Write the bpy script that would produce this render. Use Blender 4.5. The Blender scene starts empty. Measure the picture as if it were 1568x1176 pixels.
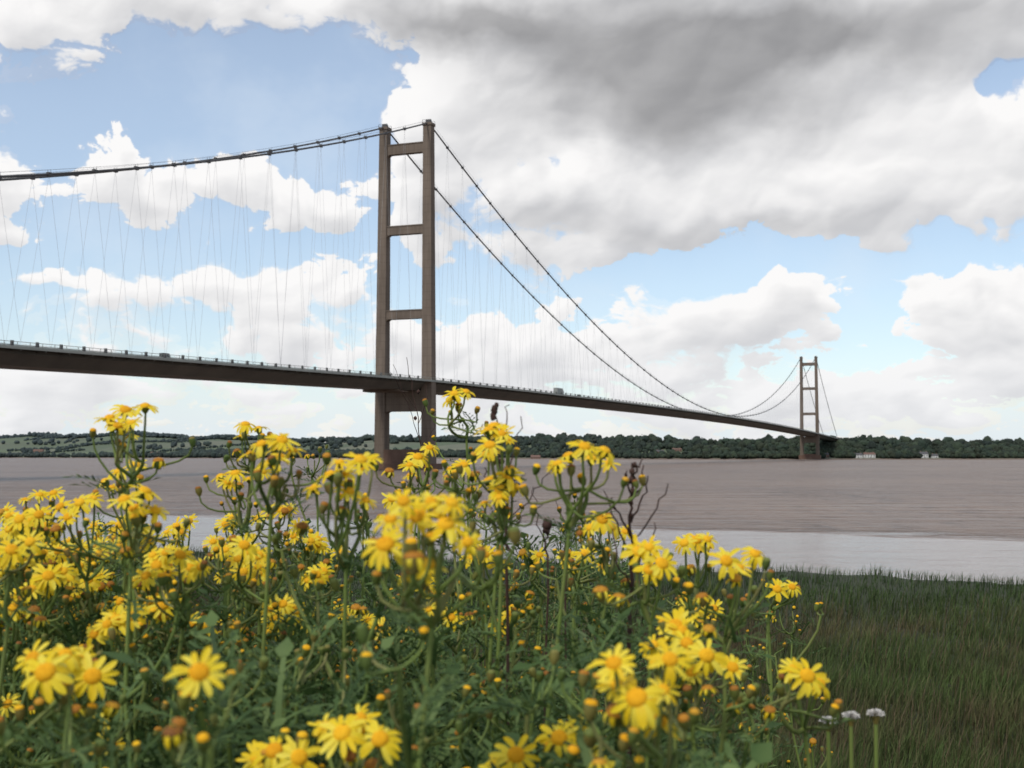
import bpy, bmesh, math
import numpy as np
from mathutils import Vector
rng = np.random.default_rng(11)
S = bpy.context.scene
COL = S.collection
U = rng.uniform
SUN_EL, SUN_AZ = math.radians(52), math.radians(215)   # azimuth clockwise from +Y

# ------------------------------------------------------------------ helpers
CAM_Z = 6.0
PITCH = math.atan(110/1883)
def P(x, y, d):
    a=(x-784)/1883; b=(588-y)/1883
    return np.array([a*d, d*(math.cos(PITCH)-b*math.sin(PITCH)), CAM_Z+d*(math.sin(PITCH)+b*math.cos(PITCH))])

class Acc:
    def __init__(s): s.V=[];s.F=[];s.M=[];s.C=[];s.n=0
    def add(s,V,F,m=0,c=None):
        V=np.asarray(V,float).reshape(-1,3);F=np.asarray(F,int).reshape(-1,3)
        s.V.append(V);s.F.append(F+s.n)
        s.M.append(np.full(len(F),m) if np.isscalar(m) else np.asarray(m))
        s.C.append(np.tile(np.array([1,1,1.]) if c is None else np.asarray(c,float),(len(V),1)) if (c is None or np.ndim(c)==1) else np.asarray(c,float))
        s.n+=len(V)
    def build(s,name,mats,smooth=False,parent=None,color=False):
        V=np.concatenate(s.V);F=np.concatenate(s.F);M=np.concatenate(s.M)
        me=bpy.data.meshes.new(name)
        me.vertices.add(len(V));me.vertices.foreach_set('co',V.ravel())
        me.loops.add(F.size);me.loops.foreach_set('vertex_index',F.ravel().astype(np.int32))
        me.polygons.add(len(F));me.polygons.foreach_set('loop_start',(np.arange(len(F))*3).astype(np.int32))
        me.polygons.foreach_set('loop_total',np.full(len(F),3,np.int32))
        me.polygons.foreach_set('material_index',M.astype(np.int32))
        me.polygons.foreach_set('use_smooth',np.full(len(F),smooth))
        for m in mats: me.materials.append(m)
        if color:
            C=np.concatenate(s.C);at=me.color_attributes.new('Col','FLOAT_COLOR','POINT')
            at.data.foreach_set('color',np.concatenate([C,np.ones((len(C),1))],1).ravel())
        me.update();me.validate()
        o=bpy.data.objects.new(name,me);COL.objects.link(o)
        if parent: o.parent=parent
        return o

def empty(name,loc=(0,0,0)):
    o=bpy.data.objects.new(name,None);o.empty_display_size=1;COL.objects.link(o);o.location=loc;return o

BOXF=np.array([[0,2,1],[0,3,2],[4,5,6],[4,6,7],[0,1,5],[0,5,4],[1,2,6],[1,6,5],[2,3,7],[2,7,6],[3,0,4],[3,4,7]])
def boxv(x0,x1,y0,y1,z0,z1):
    return np.array([[x0,y0,z0],[x1,y0,z0],[x1,y1,z0],[x0,y1,z0],[x0,y0,z1],[x1,y0,z1],[x1,y1,z1],[x0,y1,z1]],float)
def tube(pts,rad,n=5):
    pts=np.asarray(pts,float);k=len(pts);rad=np.broadcast_to(rad,(k,))
    d=np.gradient(pts,axis=0);d/=np.linalg.norm(d,axis=1)[:,None]+1e-12
    ref=np.where(np.abs(d[:,2:3])>.9,np.array([[1,0,0.]]),np.array([[0,0,1.]]))
    if (np.abs(d[:,2])>.6).mean()>.3: ref=np.tile([1,0,0.],(k,1))
    a=np.cross(d,ref);a/=np.linalg.norm(a,axis=1)[:,None]+1e-12;b=np.cross(d,a)
    th=np.arange(n)*2*math.pi/n
    V=pts[:,None]+rad[:,None,None]*(np.cos(th)[None,:,None]*a[:,None]+np.sin(th)[None,:,None]*b[:,None])
    F=[]
    for i in range(k-1):
        for j in range(n):
            p=i*n+j;q=i*n+(j+1)%n
            F+=[[p,q,q+n],[p,q+n,p+n]]
    return V.reshape(-1,3),np.array(F)
def bez(a,b,c,d,n):
    t=np.linspace(0,1,n)[:,None];return (1-t)**3*a+3*(1-t)**2*t*b+3*(1-t)*t*t*c+t**3*d

# ------------------------------------------------------------------ materials
def mat(name):
    m=bpy.data.materials.new(name);m.use_nodes=True;nt=m.node_tree;nt.nodes.clear()
    o=nt.nodes.new('ShaderNodeOutputMaterial');b=nt.nodes.new('ShaderNodeBsdfPrincipled')
    nt.links.new(b.outputs[0],o.inputs[0]);return m,nt,b,o
def ramp(nt,f,stops):
    r=nt.nodes.new('ShaderNodeValToRGB')
    while len(r.color_ramp.elements)<len(stops): r.color_ramp.elements.new(.5)
    for e,(p,c) in zip(r.color_ramp.elements,stops): e.position=p;e.color=(*c,1)
    nt.links.new(f,r.inputs[0]);return r.outputs[0]
def noise(nt,scale,detail=4,rough=.55,vec=None,stretch=None):
    if vec is None: vec=nt.nodes.new('ShaderNodeNewGeometry').outputs['Position']
    if stretch:
        mp=nt.nodes.new('ShaderNodeMapping');mp.inputs['Scale'].default_value=stretch
        nt.links.new(vec,mp.inputs[0]);vec=mp.outputs[0]
    n=nt.nodes.new('ShaderNodeTexNoise');n.inputs['Scale'].default_value=scale
    n.inputs['Detail'].default_value=detail;n.inputs['Roughness'].default_value=rough
    nt.links.new(vec,n.inputs['Vector']);return n.outputs['Fac']
def bump(nt,b,h,strength,dist):
    k=nt.nodes.new('ShaderNodeBump');k.inputs['Strength'].default_value=strength;k.inputs['Distance'].default_value=dist
    nt.links.new(h,k.inputs['Height']);nt.links.new(k.outputs[0],b.inputs['Normal']);return k
def math_(nt,op,a,b=None,clamp=False):
    n=nt.nodes.new('ShaderNodeMath');n.operation=op;n.use_clamp=clamp
    for i,v in enumerate([a,b]):
        if v is None: continue
        if isinstance(v,(int,float)): n.inputs[i].default_value=v
        else: nt.links.new(v,n.inputs[i])
    return n.outputs[0]
def mixc(nt,f,a,b,mode='MIX'):
    n=nt.nodes.new('ShaderNodeMix');n.data_type='RGBA';n.blend_type=mode
    if isinstance(f,(int,float)): n.inputs[0].default_value=f
    else: nt.links.new(f,n.inputs[0])
    for i,v in ((6,a),(7,b)):
        if isinstance(v,tuple): n.inputs[i].default_value=(*v,1)
        else: nt.links.new(v,n.inputs[i])
    return n.outputs[2]
def simple(name,c1,c2,scale=5,rough=.8,stretch=None,bmp=0,spec=.3):
    m,nt,b,o=mat(name);f=noise(nt,scale,5,.6,stretch=stretch)
    nt.links.new(ramp(nt,f,[(.3,c1),(.7,c2)]),b.inputs['Base Color']);b.inputs['Roughness'].default_value=rough
    b.inputs['Specular IOR Level'].default_value=spec
    if bmp: bump(nt,b,f,.5,bmp)
    return m
m,nt,b,o=mat('tower_concrete')
f=noise(nt,.12,5,.6,stretch=(1.5,1.5,.3));f2=noise(nt,1.1,4,.6,stretch=(1,1,.06))
c=ramp(nt,math_(nt,'ADD',math_(nt,'MULTIPLY',f,.55),math_(nt,'MULTIPLY',f2,.45)),[(.35,(.125,.10,.080)),(.65,(.215,.173,.140))])
g=nt.nodes.new('ShaderNodeNewGeometry');sp=nt.nodes.new('ShaderNodeSeparateXYZ');nt.links.new(g.outputs['Position'],sp.inputs[0])
ph_=math_(nt,'FRACT',math_(nt,'DIVIDE',sp.outputs[2],3.6));ln=math_(nt,'MULTIPLY',math_(nt,'LESS_THAN',ph_,.07),.3)
nt.links.new(mixc(nt,ln,c,(.07,.055,.045)),b.inputs['Base Color']);b.inputs['Roughness'].default_value=.9;b.inputs['Specular IOR Level'].default_value=.2
concrete=m
pier_mat=simple('pier_stained',(.11,.066,.05),(.19,.12,.09),.3,.9,(1,1,.4),.05)
steel=simple('deck_steel',(.10,.095,.085),(.15,.14,.12),.08,.6)
fascia=simple('deck_fascia',(.27,.29,.26),(.38,.39,.35),.1,.6)
cable_m=simple('cable_paint',(.06,.06,.062),(.10,.10,.102),.5,.6)
hanger_m=simple('hanger_steel',(.38,.39,.41),(.46,.47,.48),.5,.6)
asphalt=simple('asphalt',(.045,.045,.045),(.06,.06,.06),.5,.9)
white_paint=simple('white_paint',(.7,.7,.68),(.8,.8,.78),2,.6)
glass,gn,gb,_=mat('dark_glass');gb.inputs['Base Color'].default_value=(.02,.025,.03,1);gb.inputs['Roughness'].default_value=.1
rubber=simple('rubber',(.02,.02,.02),(.03,.03,.03),5,.9)

def plantmat(name,c1,c2,c3,transl=.35,rough=.6,island=True,scale=60,bmpd=0):
    m,nt,b,o=mat(name)
    g=nt.nodes.new('ShaderNodeNewGeometry')
    n=noise(nt,scale,2,.5)
    f=math_(nt,'ADD',math_(nt,'MULTIPLY',g.outputs['Random Per Island'],.65),math_(nt,'MULTIPLY',n,.35)) if island else n
    c=ramp(nt,f,[(.15,c1),(.5,c2),(.85,c3)])
    nt.links.new(c,b.inputs['Base Color']);b.inputs['Roughness'].default_value=rough;b.inputs['Specular IOR Level'].default_value=.25
    if transl:
        t=nt.nodes.new('ShaderNodeBsdfTranslucent');nt.links.new(c,t.inputs[0])
        mx=nt.nodes.new('ShaderNodeMixShader');mx.inputs[0].default_value=transl
        nt.links.new(b.outputs[0],mx.inputs[1]);nt.links.new(t.outputs[0],mx.inputs[2]);nt.links.new(mx.outputs[0],o.inputs[0])
    return m
RAG=[plantmat('ragwort_stem',(.10,.14,.035),(.17,.24,.055),(.22,.21,.08),.0),
     plantmat('ragwort_leaf',(.042,.080,.028),(.085,.150,.045),(.17,.245,.080),.28),
     plantmat('ragwort_petal',(.88,.60,.014),(.94,.72,.028),(.95,.80,.09),.28,.5,True,250),
     plantmat('ragwort_disc',(.72,.34,.008),(.84,.44,.012),(.88,.52,.02),.0,.8,True,400),
     plantmat('ragwort_involucre',(.08,.13,.03),(.15,.18,.04),(.24,.18,.05),.0),
     plantmat('ragwort_withered',(.20,.08,.02),(.48,.20,.02),(.70,.38,.03),.1)]
twig_m=simple('dead_twig',(.045,.025,.02),(.09,.05,.04),80,.9)
fluff_m=simple('seed_fluff',(.6,.58,.55),(.75,.73,.70),200,.9)

# ------------------------------------------------------------------ terrain
SHX=np.array([-6000,-2500,-1450,-770,20,300,445,850,1500,6000.]);SHY=np.array([5200,3900,3500,3000,2400,2050,1925,1985,2060,2600.])
HX=np.array([-6000,-1450,-770,20,445,850,6000.]);HH=np.array([85,68,54,32,23,23,28.]);HW=np.array([1400,1000,900,330,230,220,300.])
def ss(a,b,x):
    t=np.clip((x-a)/(b-a),0,1);return t*t*(3-2*t)
def terr(x,y):
    x=np.asarray(x,float);y=np.asarray(y,float)
    sh=68-.45*x
    z=5.1+(.3-5.1)*ss(1.6,15,y)+.06*np.sin(x*1.7+y*.9)*ss(0,3,y)+.08*np.sin(x*.35-y*.27)
    z=z-2.3*ss(sh-2,sh+9,y)
    ysh=np.interp(x,SHX,SHY);d=y-ysh
    H=np.interp(x,HX,HH)*(1+.10*np.sin(x*.004+1)+.07*np.sin(x*.013)+.04*np.sin(x*.031));W=np.interp(x,HX,HW)
    z=z+4.4*ss(0,22,d)+H*ss(32,W,d)
    return z
NX=160
xs=8000*np.sinh(7*np.linspace(-1,1,NX))/math.sinh(7)
ys=np.concatenate([np.arange(-40,92,1.5),np.geomspace(94,1700,50),np.linspace(1720,4700,150),np.geomspace(4800,12000,12)])
X,Y=np.meshgrid(xs,ys);Z=terr(X,Y)
V=np.stack([X,Y,Z],-1).reshape(-1,3)
i=np.arange(len(ys)-1)[:,None]*NX+np.arange(NX-1)[None];i=i.ravel()
F=np.concatenate([np.stack([i,i+1,i+NX+1],1),np.stack([i,i+NX+1,i+NX],1)])
m,nt,b,o=mat('ground_soil_and_fields')
g=nt.nodes.new('ShaderNodeNewGeometry');sp=nt.nodes.new('ShaderNodeSeparateXYZ');nt.links.new(g.outputs['Position'],sp.inputs[0])
near=ramp(nt,noise(nt,.5,6,.65),[(.3,(.022,.03,.012)),(.7,(.04,.045,.022))])
vo=nt.nodes.new('ShaderNodeTexVoronoi');vo.inputs['Scale'].default_value=.0055;nt.links.new(g.outputs['Position'],vo.inputs['Vector'])
sc=nt.nodes.new('ShaderNodeSeparateColor');nt.links.new(vo.outputs['Color'],sc.inputs[0])
fld=ramp(nt,sc.outputs[0],[(0,(.085,.12,.065)),(.35,(.14,.18,.09)),(.6,(.10,.13,.07)),(.85,(.19,.19,.13))])
fld=mixc(nt,noise(nt,.03,4),fld,(.08,.105,.075))
c=mixc(nt,math_(nt,'GREATER_THAN',sp.outputs[1],1000.),near,fld)
mud=math_(nt,'LESS_THAN',sp.outputs[2],1.9);mud=math_(nt,'MULTIPLY',mud,math_(nt,'GREATER_THAN',sp.outputs[1],1000.))
c=mixc(nt,mud,c,(.17,.13,.10))
mud2=math_(nt,'MULTIPLY',math_(nt,'LESS_THAN',sp.outputs[2],.1),math_(nt,'LESS_THAN',sp.outputs[1],1000.))
c=mixc(nt,mud2,c,(.13,.11,.095))
nt.links.new(c,b.inputs['Base Color']);b.inputs['Roughness'].default_value=.95
A=Acc();A.add(V,F);A.build('ground',[m],True)

# ------------------------------------------------------------------ water
m,nt,b,o=mat('estuary_water')
g=nt.nodes.new('ShaderNodeNewGeometry');sp=nt.nodes.new('ShaderNodeSeparateXYZ');nt.links.new(g.outputs['Position'],sp.inputs[0])
off=math_(nt,'ADD',sp.outputs[1],math_(nt,'MULTIPLY',sp.outputs[0],.5))
off=math_(nt,'ADD',off,math_(nt,'MULTIPLY',noise(nt,.05,5,.6),26))
mr=nt.nodes.new('ShaderNodeMapRange');mr.interpolation_type='SMOOTHSTEP';nt.links.new(off,mr.inputs[0])
mr.inputs[1].default_value=118;mr.inputs[2].default_value=128;calm=mr.outputs[0]
mr=nt.nodes.new('ShaderNodeMapRange');nt.links.new(math_(nt,'ABSOLUTE',math_(nt,'SUBTRACT',off,124.)),mr.inputs[0]);mr.inputs[1].default_value=0;mr.inputs[2].default_value=4;mr.inputs[3].default_value=1;mr.inputs[4].default_value=0;edgew=mr.outputs[0]
big=noise(nt,.004,4,.6,stretch=(1,2.5,1))
s0=noise(nt,1.0,3,.6,stretch=(1.3,.55,1));s1=noise(nt,1.0,3,.6,stretch=(.40,.13,1));s2=noise(nt,1.0,4,.65,stretch=(.05,.018,1))
col=ramp(nt,big,[(.35,(.165,.112,.084)),(.65,(.245,.168,.124))])
rip=math_(nt,'ADD',math_(nt,'ADD',math_(nt,'MULTIPLY',s1,.4),math_(nt,'MULTIPLY',s2,.3)),math_(nt,'MULTIPLY',s0,.3))
ripc=ramp(nt,rip,[(.38,(.40,.39,.40)),(.49,(.92,.92,.92)),(.60,(1.0,1.0,1.0))])
col=mixc(nt,.95,col,ripc,'MULTIPLY')
calmc=mixc(nt,noise(nt,1.0,4,.6,stretch=(.12,.35,1)),(.19,.155,.135),(.31,.27,.25))
col=mixc(nt,calm,calmc,col)
col=mixc(nt,math_(nt,'MULTIPLY',edgew,.55),col,(.09,.07,.06))
nt.links.new(col,b.inputs['Base Color'])
rr=nt.nodes.new('ShaderNodeMapRange');nt.links.new(calm,rr.inputs[0]);rr.inputs[3].default_value=.18;rr.inputs[4].default_value=.32
nt.links.new(rr.outputs[0],b.inputs['Roughness']);b.inputs['IOR'].default_value=1.33;b.inputs['Specular IOR Level'].default_value=.30
w1=noise(nt,.55,4,.62,stretch=(.8,1.3,1));w2=noise(nt,.10,3,.5,stretch=(.6,1.4,1))
hh=math_(nt,'ADD',w1,math_(nt,'MULTIPLY',w2,2.6))
hh=math_(nt,'MULTIPLY',hh,math_(nt,'ADD',math_(nt,'MULTIPLY',calm,.86),.14))
bump(nt,b,hh,1.0,1.6)
A=Acc();A.add([[-12000,20,0],[12000,20,0],[12000,12000,0],[-12000,12000,0]],[[0,1,2],[0,2,3]]);A.build('water',[m])

# ------------------------------------------------------------------ bridge
DX,DY=.355,.935
def B(V):
    V=np.asarray(V,float);s,w,z=V[...,0],V[...,1],V[...,2]
    return np.stack([-48+DX*s+DY*w,553+DY*s-DX*w,z],-1)
def deckz(s):
    s=np.asarray(s,float)
    return CAM_Z+np.where(s<0,33.7+.0235*s,np.where(s<1410,38.2-4.5*((s-705)/705)**2,33.7-.015*(s-1410)))
TOP=156.6
def cabz(s):
    s=np.asarray(s,float)
    t=np.clip(-s/530,0,1);a=TOP-131*t-4*16.3*t*(1-t)
    mid=deckz(705)+1.6;bz=mid+(TOP-mid)*((s-705)/705)**2
    t=np.clip((s-1410)/280,0,1);c=TOP-(TOP-40)*t-4*4.5*t*(1-t)
    return np.where(s<0,a,np.where(s<1410,bz,c))
bridge=empty('suspension_bridge',(0,0,0))
def prism(A,s,w0,w1,hs0,hs1,z0,z1,m=0):
    V=[]
    for w,h,z in ((w0,hs0,z0),(w1,hs1,z1)):
        V+=[[s-h,w-h,z],[s+h,w-h,z],[s+h,w+h,z],[s-h,w+h,z]]
    A.add(B(V),BOXF,m)
for k,s0 in enumerate((0,1410)):
    A=Acc()
    zb=-3 if k==0 else 1
    for sg in (-1,1):
        prism(A,s0,sg*11.7,sg*11,2.6,1.95,zb,TOP-1.5)
        prism(A,s0,sg*11,sg*11,2.3,2.3,TOP-1.5,TOP-.3)
        prism(A,s0,sg*11,sg*11,1.2,1.0,TOP-.3,TOP+1.3,1)
        for a in (-1,1):
            for c_ in (-1,1): A.add(B(boxv(s0+a*2.1-.07,s0+a*2.1+.07,sg*11+c_*2.1-.07,sg*11+c_*2.1+.07,TOP-.3,TOP+1.0)),BOXF,1)
            A.add(B(boxv(s0+a*2.1-.05,s0+a*2.1+.05,sg*11-2.1,sg*11+2.1,TOP+.9,TOP+1.0)),BOXF,1)
    def beam(zc,h,hs):
        A.add(B(boxv(s0-hs,s0+hs,-9.6,9.6,zc-h/2,zc+h/2)),BOXF)
        A.add(B(boxv(s0-hs-.25,s0+hs+.25,-9.5,9.5,zc+h/2,zc+h/2+.45)),BOXF)
        for sg in (-1,1):
            z0=zc-h/2
            Vh=[[s0-hs+.1,sg*9.6,z0],[s0+hs-.1,sg*9.6,z0],[s0-hs+.1,sg*8.0,z0],[s0+hs-.1,sg*8.0,z0],[s0-hs+.1,sg*9.6,z0-1.2],[s0+hs-.1,sg*9.6,z0-1.2]]
            A.add(B(Vh),[[0,2,4],[1,5,3],[2,3,5],[2,5,4],[0,1,3],[0,3,2],[0,4,5],[0,5,1]])
    beam(145.3,4.2,1.5);beam(108,3.6,1.6);beam(69.5,3.6,1.8);beam(30.2,8.6,2.0)
    A.add(B(boxv(s0-5.5,s0+5.5,-16,16,zb,2.6 if k==0 else 7)),BOXF,2)
    A.add(B(boxv(s0-3.6,s0+3.6,-9,9,2.6,8.8)),BOXF,2)
    A.build('tower_%d'%(k+1),[concrete,cable_m,pier_mat],parent=bridge)
sl=np.unique(np.concatenate([np.arange(-560,1720,15.),[0,1410]]))
def sweep(A,sec,m,close=True,sl=sl):
    sec=np.array(sec,float);n=len(sec)
    V=np.zeros((len(sl),n,3));V[...,0]=sl[:,None];V[...,1]=sec[:,0];V[...,2]=deckz(sl)[:,None]+sec[:,1]
    F=[]
    for i in range(len(sl)-1):
        for j in range(n if close else n-1):
            p=i*n+j;q=i*n+(j+1)%n;F+=[[p,q,q+n],[p,q+n,p+n]]
    A.add(B(V).reshape(-1,3),F,m)
A=Acc()
sweep(A,[(-10.6,-.45),(10.6,-.45),(11,-1.6),(7.2,-4.5),(-7.2,-4.5),(-11,-1.6)],0)
sweep(A,[(-14,-.45),(14,-.45),(14,-.1),(-14,-.1)],0)
for sg in (-1,1):
    sweep(A,[(sg*14.02,-.7),(sg*14.2,-.7),(sg*14.2,.12),(sg*14.02,.12)],1)
    sweep(A,[(sg*14.06,1.05),(sg*14.16,1.05),(sg*14.16,1.2),(sg*14.06,1.2)],1)
    sweep(A,[(sg*14.08,.6),(sg*14.13,.6),(sg*14.13,.66),(sg*14.08,.66)],1)
    sweep(A,[(sg*10.1,.55),(sg*10.2,.55),(sg*10.2,.8),(sg*10.1,.8)],1)
sweep(A,[(-9.8,-.08),(9.8,-.08),(9.8,-.06),(-9.8,-.06)],2)
for s in np.arange(-556,1716,4.5):
    z=float(deckz(s))
    for sg in (-1,1):
        A.add(B(boxv(s-.06,s+.06,sg*14.11-.06,sg*14.11+.06,z-.1,z+1.1)),BOXF,1)
for s in np.arange(-550,1716,9):
    z=float(deckz(s))
    for sg in (-1,1):
        A.add(B(boxv(s-.35,s+.35,sg*11-.3,sg*11+.3,z-.1,z+1.7)),BOXF,3)
        a,b_=sorted((sg*10.9,sg*14));A.add(B(boxv(s-.15,s+.15,a,b_,z-1.1,z-.45)),BOXF,0)
A.build('deck',[steel,fascia,asphalt,cable_m],parent=bridge)
A=Acc()
for sg in (-1,1):
    pts=np.concatenate([np.arange(-530,0,10),np.arange(0,1411,15),np.arange(1420,1691,10)]).astype(float)
    Pn=B(np.stack([pts,np.full(len(pts),sg*11.),cabz(pts)],1))
    V,F=tube(Pn,.36,7);A.add(V,F,0)
    for dw in (-.5,.5):
        q=Pn.copy();q[:,2]+=1.2;q[:,0]+=dw*DY;q[:,1]-=dw*DX;V,F=tube(q,.035,3);A.add(V,F,0)
A.build('main_cables',[cable_m],True,parent=bridge)
A=Acc()
def hang(s,sg):
    zc=float(cabz(s))
    A.add(B(boxv(s-.7,s+.7,sg*11-.45,sg*11+.45,zc-.5,zc+.5)),BOXF,0)
    for dw in (-.5,.5): A.add(B(boxv(s-.04,s+.04,sg*11+dw-.04,sg*11+dw+.04,zc+.4,zc+1.3)),BOXF,0)
    for ds in (-9,9):
        sd=s+ds
        if (sd<-529) or sd>1690: continue
        zd=float(deckz(sd))+1.5
        if zc-zd<2.5: continue
        V,F=tube(B([[s,sg*11,zc],[sd,sg*11,zd]]),.031,4);A.add(V,F,1)
for sg in (-1,1):
    for s in np.concatenate([np.arange(-511,-8,18),np.arange(21,1400,18),np.arange(1428,1680,18)]): hang(float(s),sg)
A.build('hangers',[cable_m,hanger_m],parent=bridge)
A=Acc()
for s0,s1,zz in ((-590,-528,deckz(-530)-.9),(1688,1740,39)):
    A.add(B(boxv(s0,s1,-15,15,-2,float(zz)-4.6)),BOXF)
    for sg in(-1,1):
        a,b_=sorted((sg*9.5,sg*13.5));A.add(B(boxv(s0,s1,a,b_,float(zz)-4.6,float(zz)-1.2)),BOXF)
zg=float(deckz(-20))
A.add(B(boxv(-24,-16,-9,9,zg-5.5,zg-5.2)),BOXF);A.add(B(boxv(-24,-23.7,-9,9,zg-5.2,zg-4.5)),BOXF)
A.build('anchorages',[concrete],parent=bridge)

# vehicles -----------------------------------------------------------
def wheel(A,s,w,z,r=.45,wd=.3,m=2):
    th=np.arange(12)*2*math.pi/12
    V=[[s+r*math.cos(t),w-wd/2,z+r*math.sin(t)] for t in th]+[[s+r*math.cos(t),w+wd/2,z+r*math.sin(t)] for t in th]+[[s,w-wd/2,z],[s,w+wd/2,z]]
    F=[]
    for j in range(12):
        k=(j+1)%12;F+=[[j,k,k+12],[j,k+12,j+12],[24,k,j],[25,j+12,k+12]]
    A.add(B(V),F,m)
def profile(A,pts,w0,w1,s0,z0,m):
    n=len(pts);V=[[s0+p[0],w0,z0+p[1]] for p in pts]+[[s0+p[0],w1,z0+p[1]] for p in pts]
    V+=[[s0+np.mean([p[0] for p in pts]),w0,z0+np.mean([p[1] for p in pts])],[s0+np.mean([p[0] for p in pts]),w1,z0+np.mean([p[1] for p in pts])]]
    F=[]
    for j in range(n):
        k=(j+1)%n;F+=[[j,k,k+n],[j,k+n,j+n],[2*n,k,j],[2*n+1,j+n,k+n]]
    A.add(B(V),F,m)
def lorry(s,w):
    z=float(deckz(s))-.06;A=Acc()
    body=simple('lorry_box',(.26,.28,.27),(.34,.35,.33),1,.5)
    A.add(B(boxv(s-7.2,s+2.8,w-1.25,w+1.25,z+1.1,z+4.3)),BOXF,0)
    for q in np.arange(-7,2.8,1.2): A.add(B(boxv(s+q-.03,s+q+.03,w-1.28,w+1.28,z+1.15,z+4.25)),BOXF,0)
    A.add(B(boxv(s-7.1,s+4.9,w-.9,w+.9,z+.7,z+1.08)),BOXF,2)
    profile(A,[(3.1,.7),(5.2,.7),(5.2,1.7),(4.9,3.2),(3.1,3.5)],w-1.2,w+1.2,s,z,1)
    profile(A,[(5.22,1.75),(5.24,1.75),(4.97,2.95),(4.95,2.95)],w-1.05,w+1.05,s,z,3)
    A.add(B(boxv(s+3.7,s+4.7,w-1.22,w+1.22,z+1.8,z+2.8)),BOXF,3)
    for q in (-6,-4.8,-3.6,4): 
        for e in (-1,1): wheel(A,s+q,w+e*1.05,z+.5,.5)
    A.build('lorry',[body,white_paint,rubber,glass])
def car(s,w,c,van=False):
    z=float(deckz(s))-.06;A=Acc();pm=simple('car_paint',tuple(v*.9 for v in c),c,1,.35)
    h=1.45 if not van else 2.1
    profile(A,[(-2.1,.35),(2.1,.35),(2.15,.75),(1.2,.92),(-2.0,.95),(-2.15,.7)],w-.85,w+.85,s,z,0)
    profile(A,[(-1.9,.93),(1.15,.9),(.5,h),(-1.4,h)] if not van else [(-2.0,.93),(1.35,.9),(1.0,h),(-2.0,h)],w-.78,w+.78,s,z,1)
    A.add(B(boxv(s-1.35,s+.5,w-.74,w+.74,z+h,z+h+.04)),BOXF,0)
    for q in (-.45,.45): A.add(B(boxv(s+q-.05,s+q+.05,w-.8,w+.8,z+.93,z+h)),BOXF,0)
    for q in (-1.35,1.35):
        for e in (-1,1): wheel(A,s+q,w+e*.8,z+.32,.32,.2)
    A.build('van' if van else 'car',[pm,glass,rubber])
lorry(193,8.2)
car(232,8.2,(.5,.5,.5),True);car(252,8.2,(.12,.12,.14));car(470,8.2,(.6,.6,.6),True);car(500,6.5,(.35,.05,.04));car(-186,8.2,(.5,.5,.52),True);car(320,6.5,(.3,.32,.35))
car(730,6.5,(.5,.5,.5));car(-60,3,(.06,.08,.15))

# ------------------------------------------------------------------ houses
wall_w=simple('house_render',(.62,.61,.59),(.72,.71,.69),.5,.9);wall_b=simple('house_brick',(.20,.13,.10),(.27,.17,.13),.8,.9)
roof_r=simple('roof_tile',(.15,.10,.08),(.20,.12,.10),.6,.9);roof_g=simple('roof_slate',(.08,.08,.085),(.12,.12,.125),.6,.8)
HOUSES=[]
def house(name,px,dist,L,D,h,rh,wm,rm):
    a=(px-784)/1883;x=a*dist;y=dist;z=float(terr(x,y))-.5;HOUSES.append((x,y,L))
    e=empty(name,(x,y,z))
    A=Acc();A.add(boxv(-L/2,L/2,-D/2,D/2,0,h),BOXF);A.build('walls',[wm],parent=e)
    A=Acc();V=[[-L/2-.4,-D/2-.4,h+.01],[L/2+.4,-D/2-.4,h+.01],[L/2+.4,D/2+.4,h+.01],[-L/2-.4,D/2+.4,h+.01],[-L/2-.4,0,h+rh],[L/2+.4,0,h+rh]]
    A.add(V,[[0,1,5],[0,5,4],[2,3,4],[2,4,5],[1,2,5],[3,0,4],[0,2,1],[0,3,2]]);A.build('roof',[rm],parent=e)
    A=Acc();n=max(2,int(L/4))
    for k in range(n):
        cx=-L/2+(k+.5)*L/n
        for zz in ([1.2] if h<4 else [1.2,3.9]): A.add(boxv(cx-.7,cx+.7,-D/2-.06,-D/2+.05,zz,zz+1.3),BOXF)
    A.build('windows',[glass],parent=e)
    A=Acc();A.add(boxv(-.5+L/4/n,.5+L/4/n,-D/2-.08,-D/2+.05,0,2.1),BOXF);A.build('door',[roof_g],parent=e)
    A=Acc()
    for sx in (-.35,.35): A.add(boxv(sx*L-.5,sx*L+.5,-.5,.5,h+rh*.6,h+rh+1.2),BOXF)
    A.build('chimneys',[wall_b],parent=e)
house('white_house',1312,1985,14,8,5.2,3.2,wall_w,roof_g)
house('white_house',1330,1990,18,8,6,3.2,wall_w,roof_r)
house('white_house',1413,2000,13,9,6.5,4,wall_w,roof_g)
house('white_house',1430,2000,9,8,4,3,wall_w,roof_g)
house('brick_house',1010,2206,14,8,4,3,wall_b,roof_g)
house('brick_house',1036,2190,16,8,4,3,wall_b,roof_r)
house('brick_house',1262,1990,12,8,5,3,wall_b,roof_g)
house('brick_house',238,3330,22,10,6,4,wall_b,roof_r)
house('white_house',290,3200,20,10,5,4,wall_w,roof_g)
house('brick_house',60,3800,30,12,7,4,wall_b,roof_r)
house('white_house',455,2900,14,10,5,4,wall_w,roof_g)
house('brick_house',820,2350,18,10,6,4,wall_b,roof_r)

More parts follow.
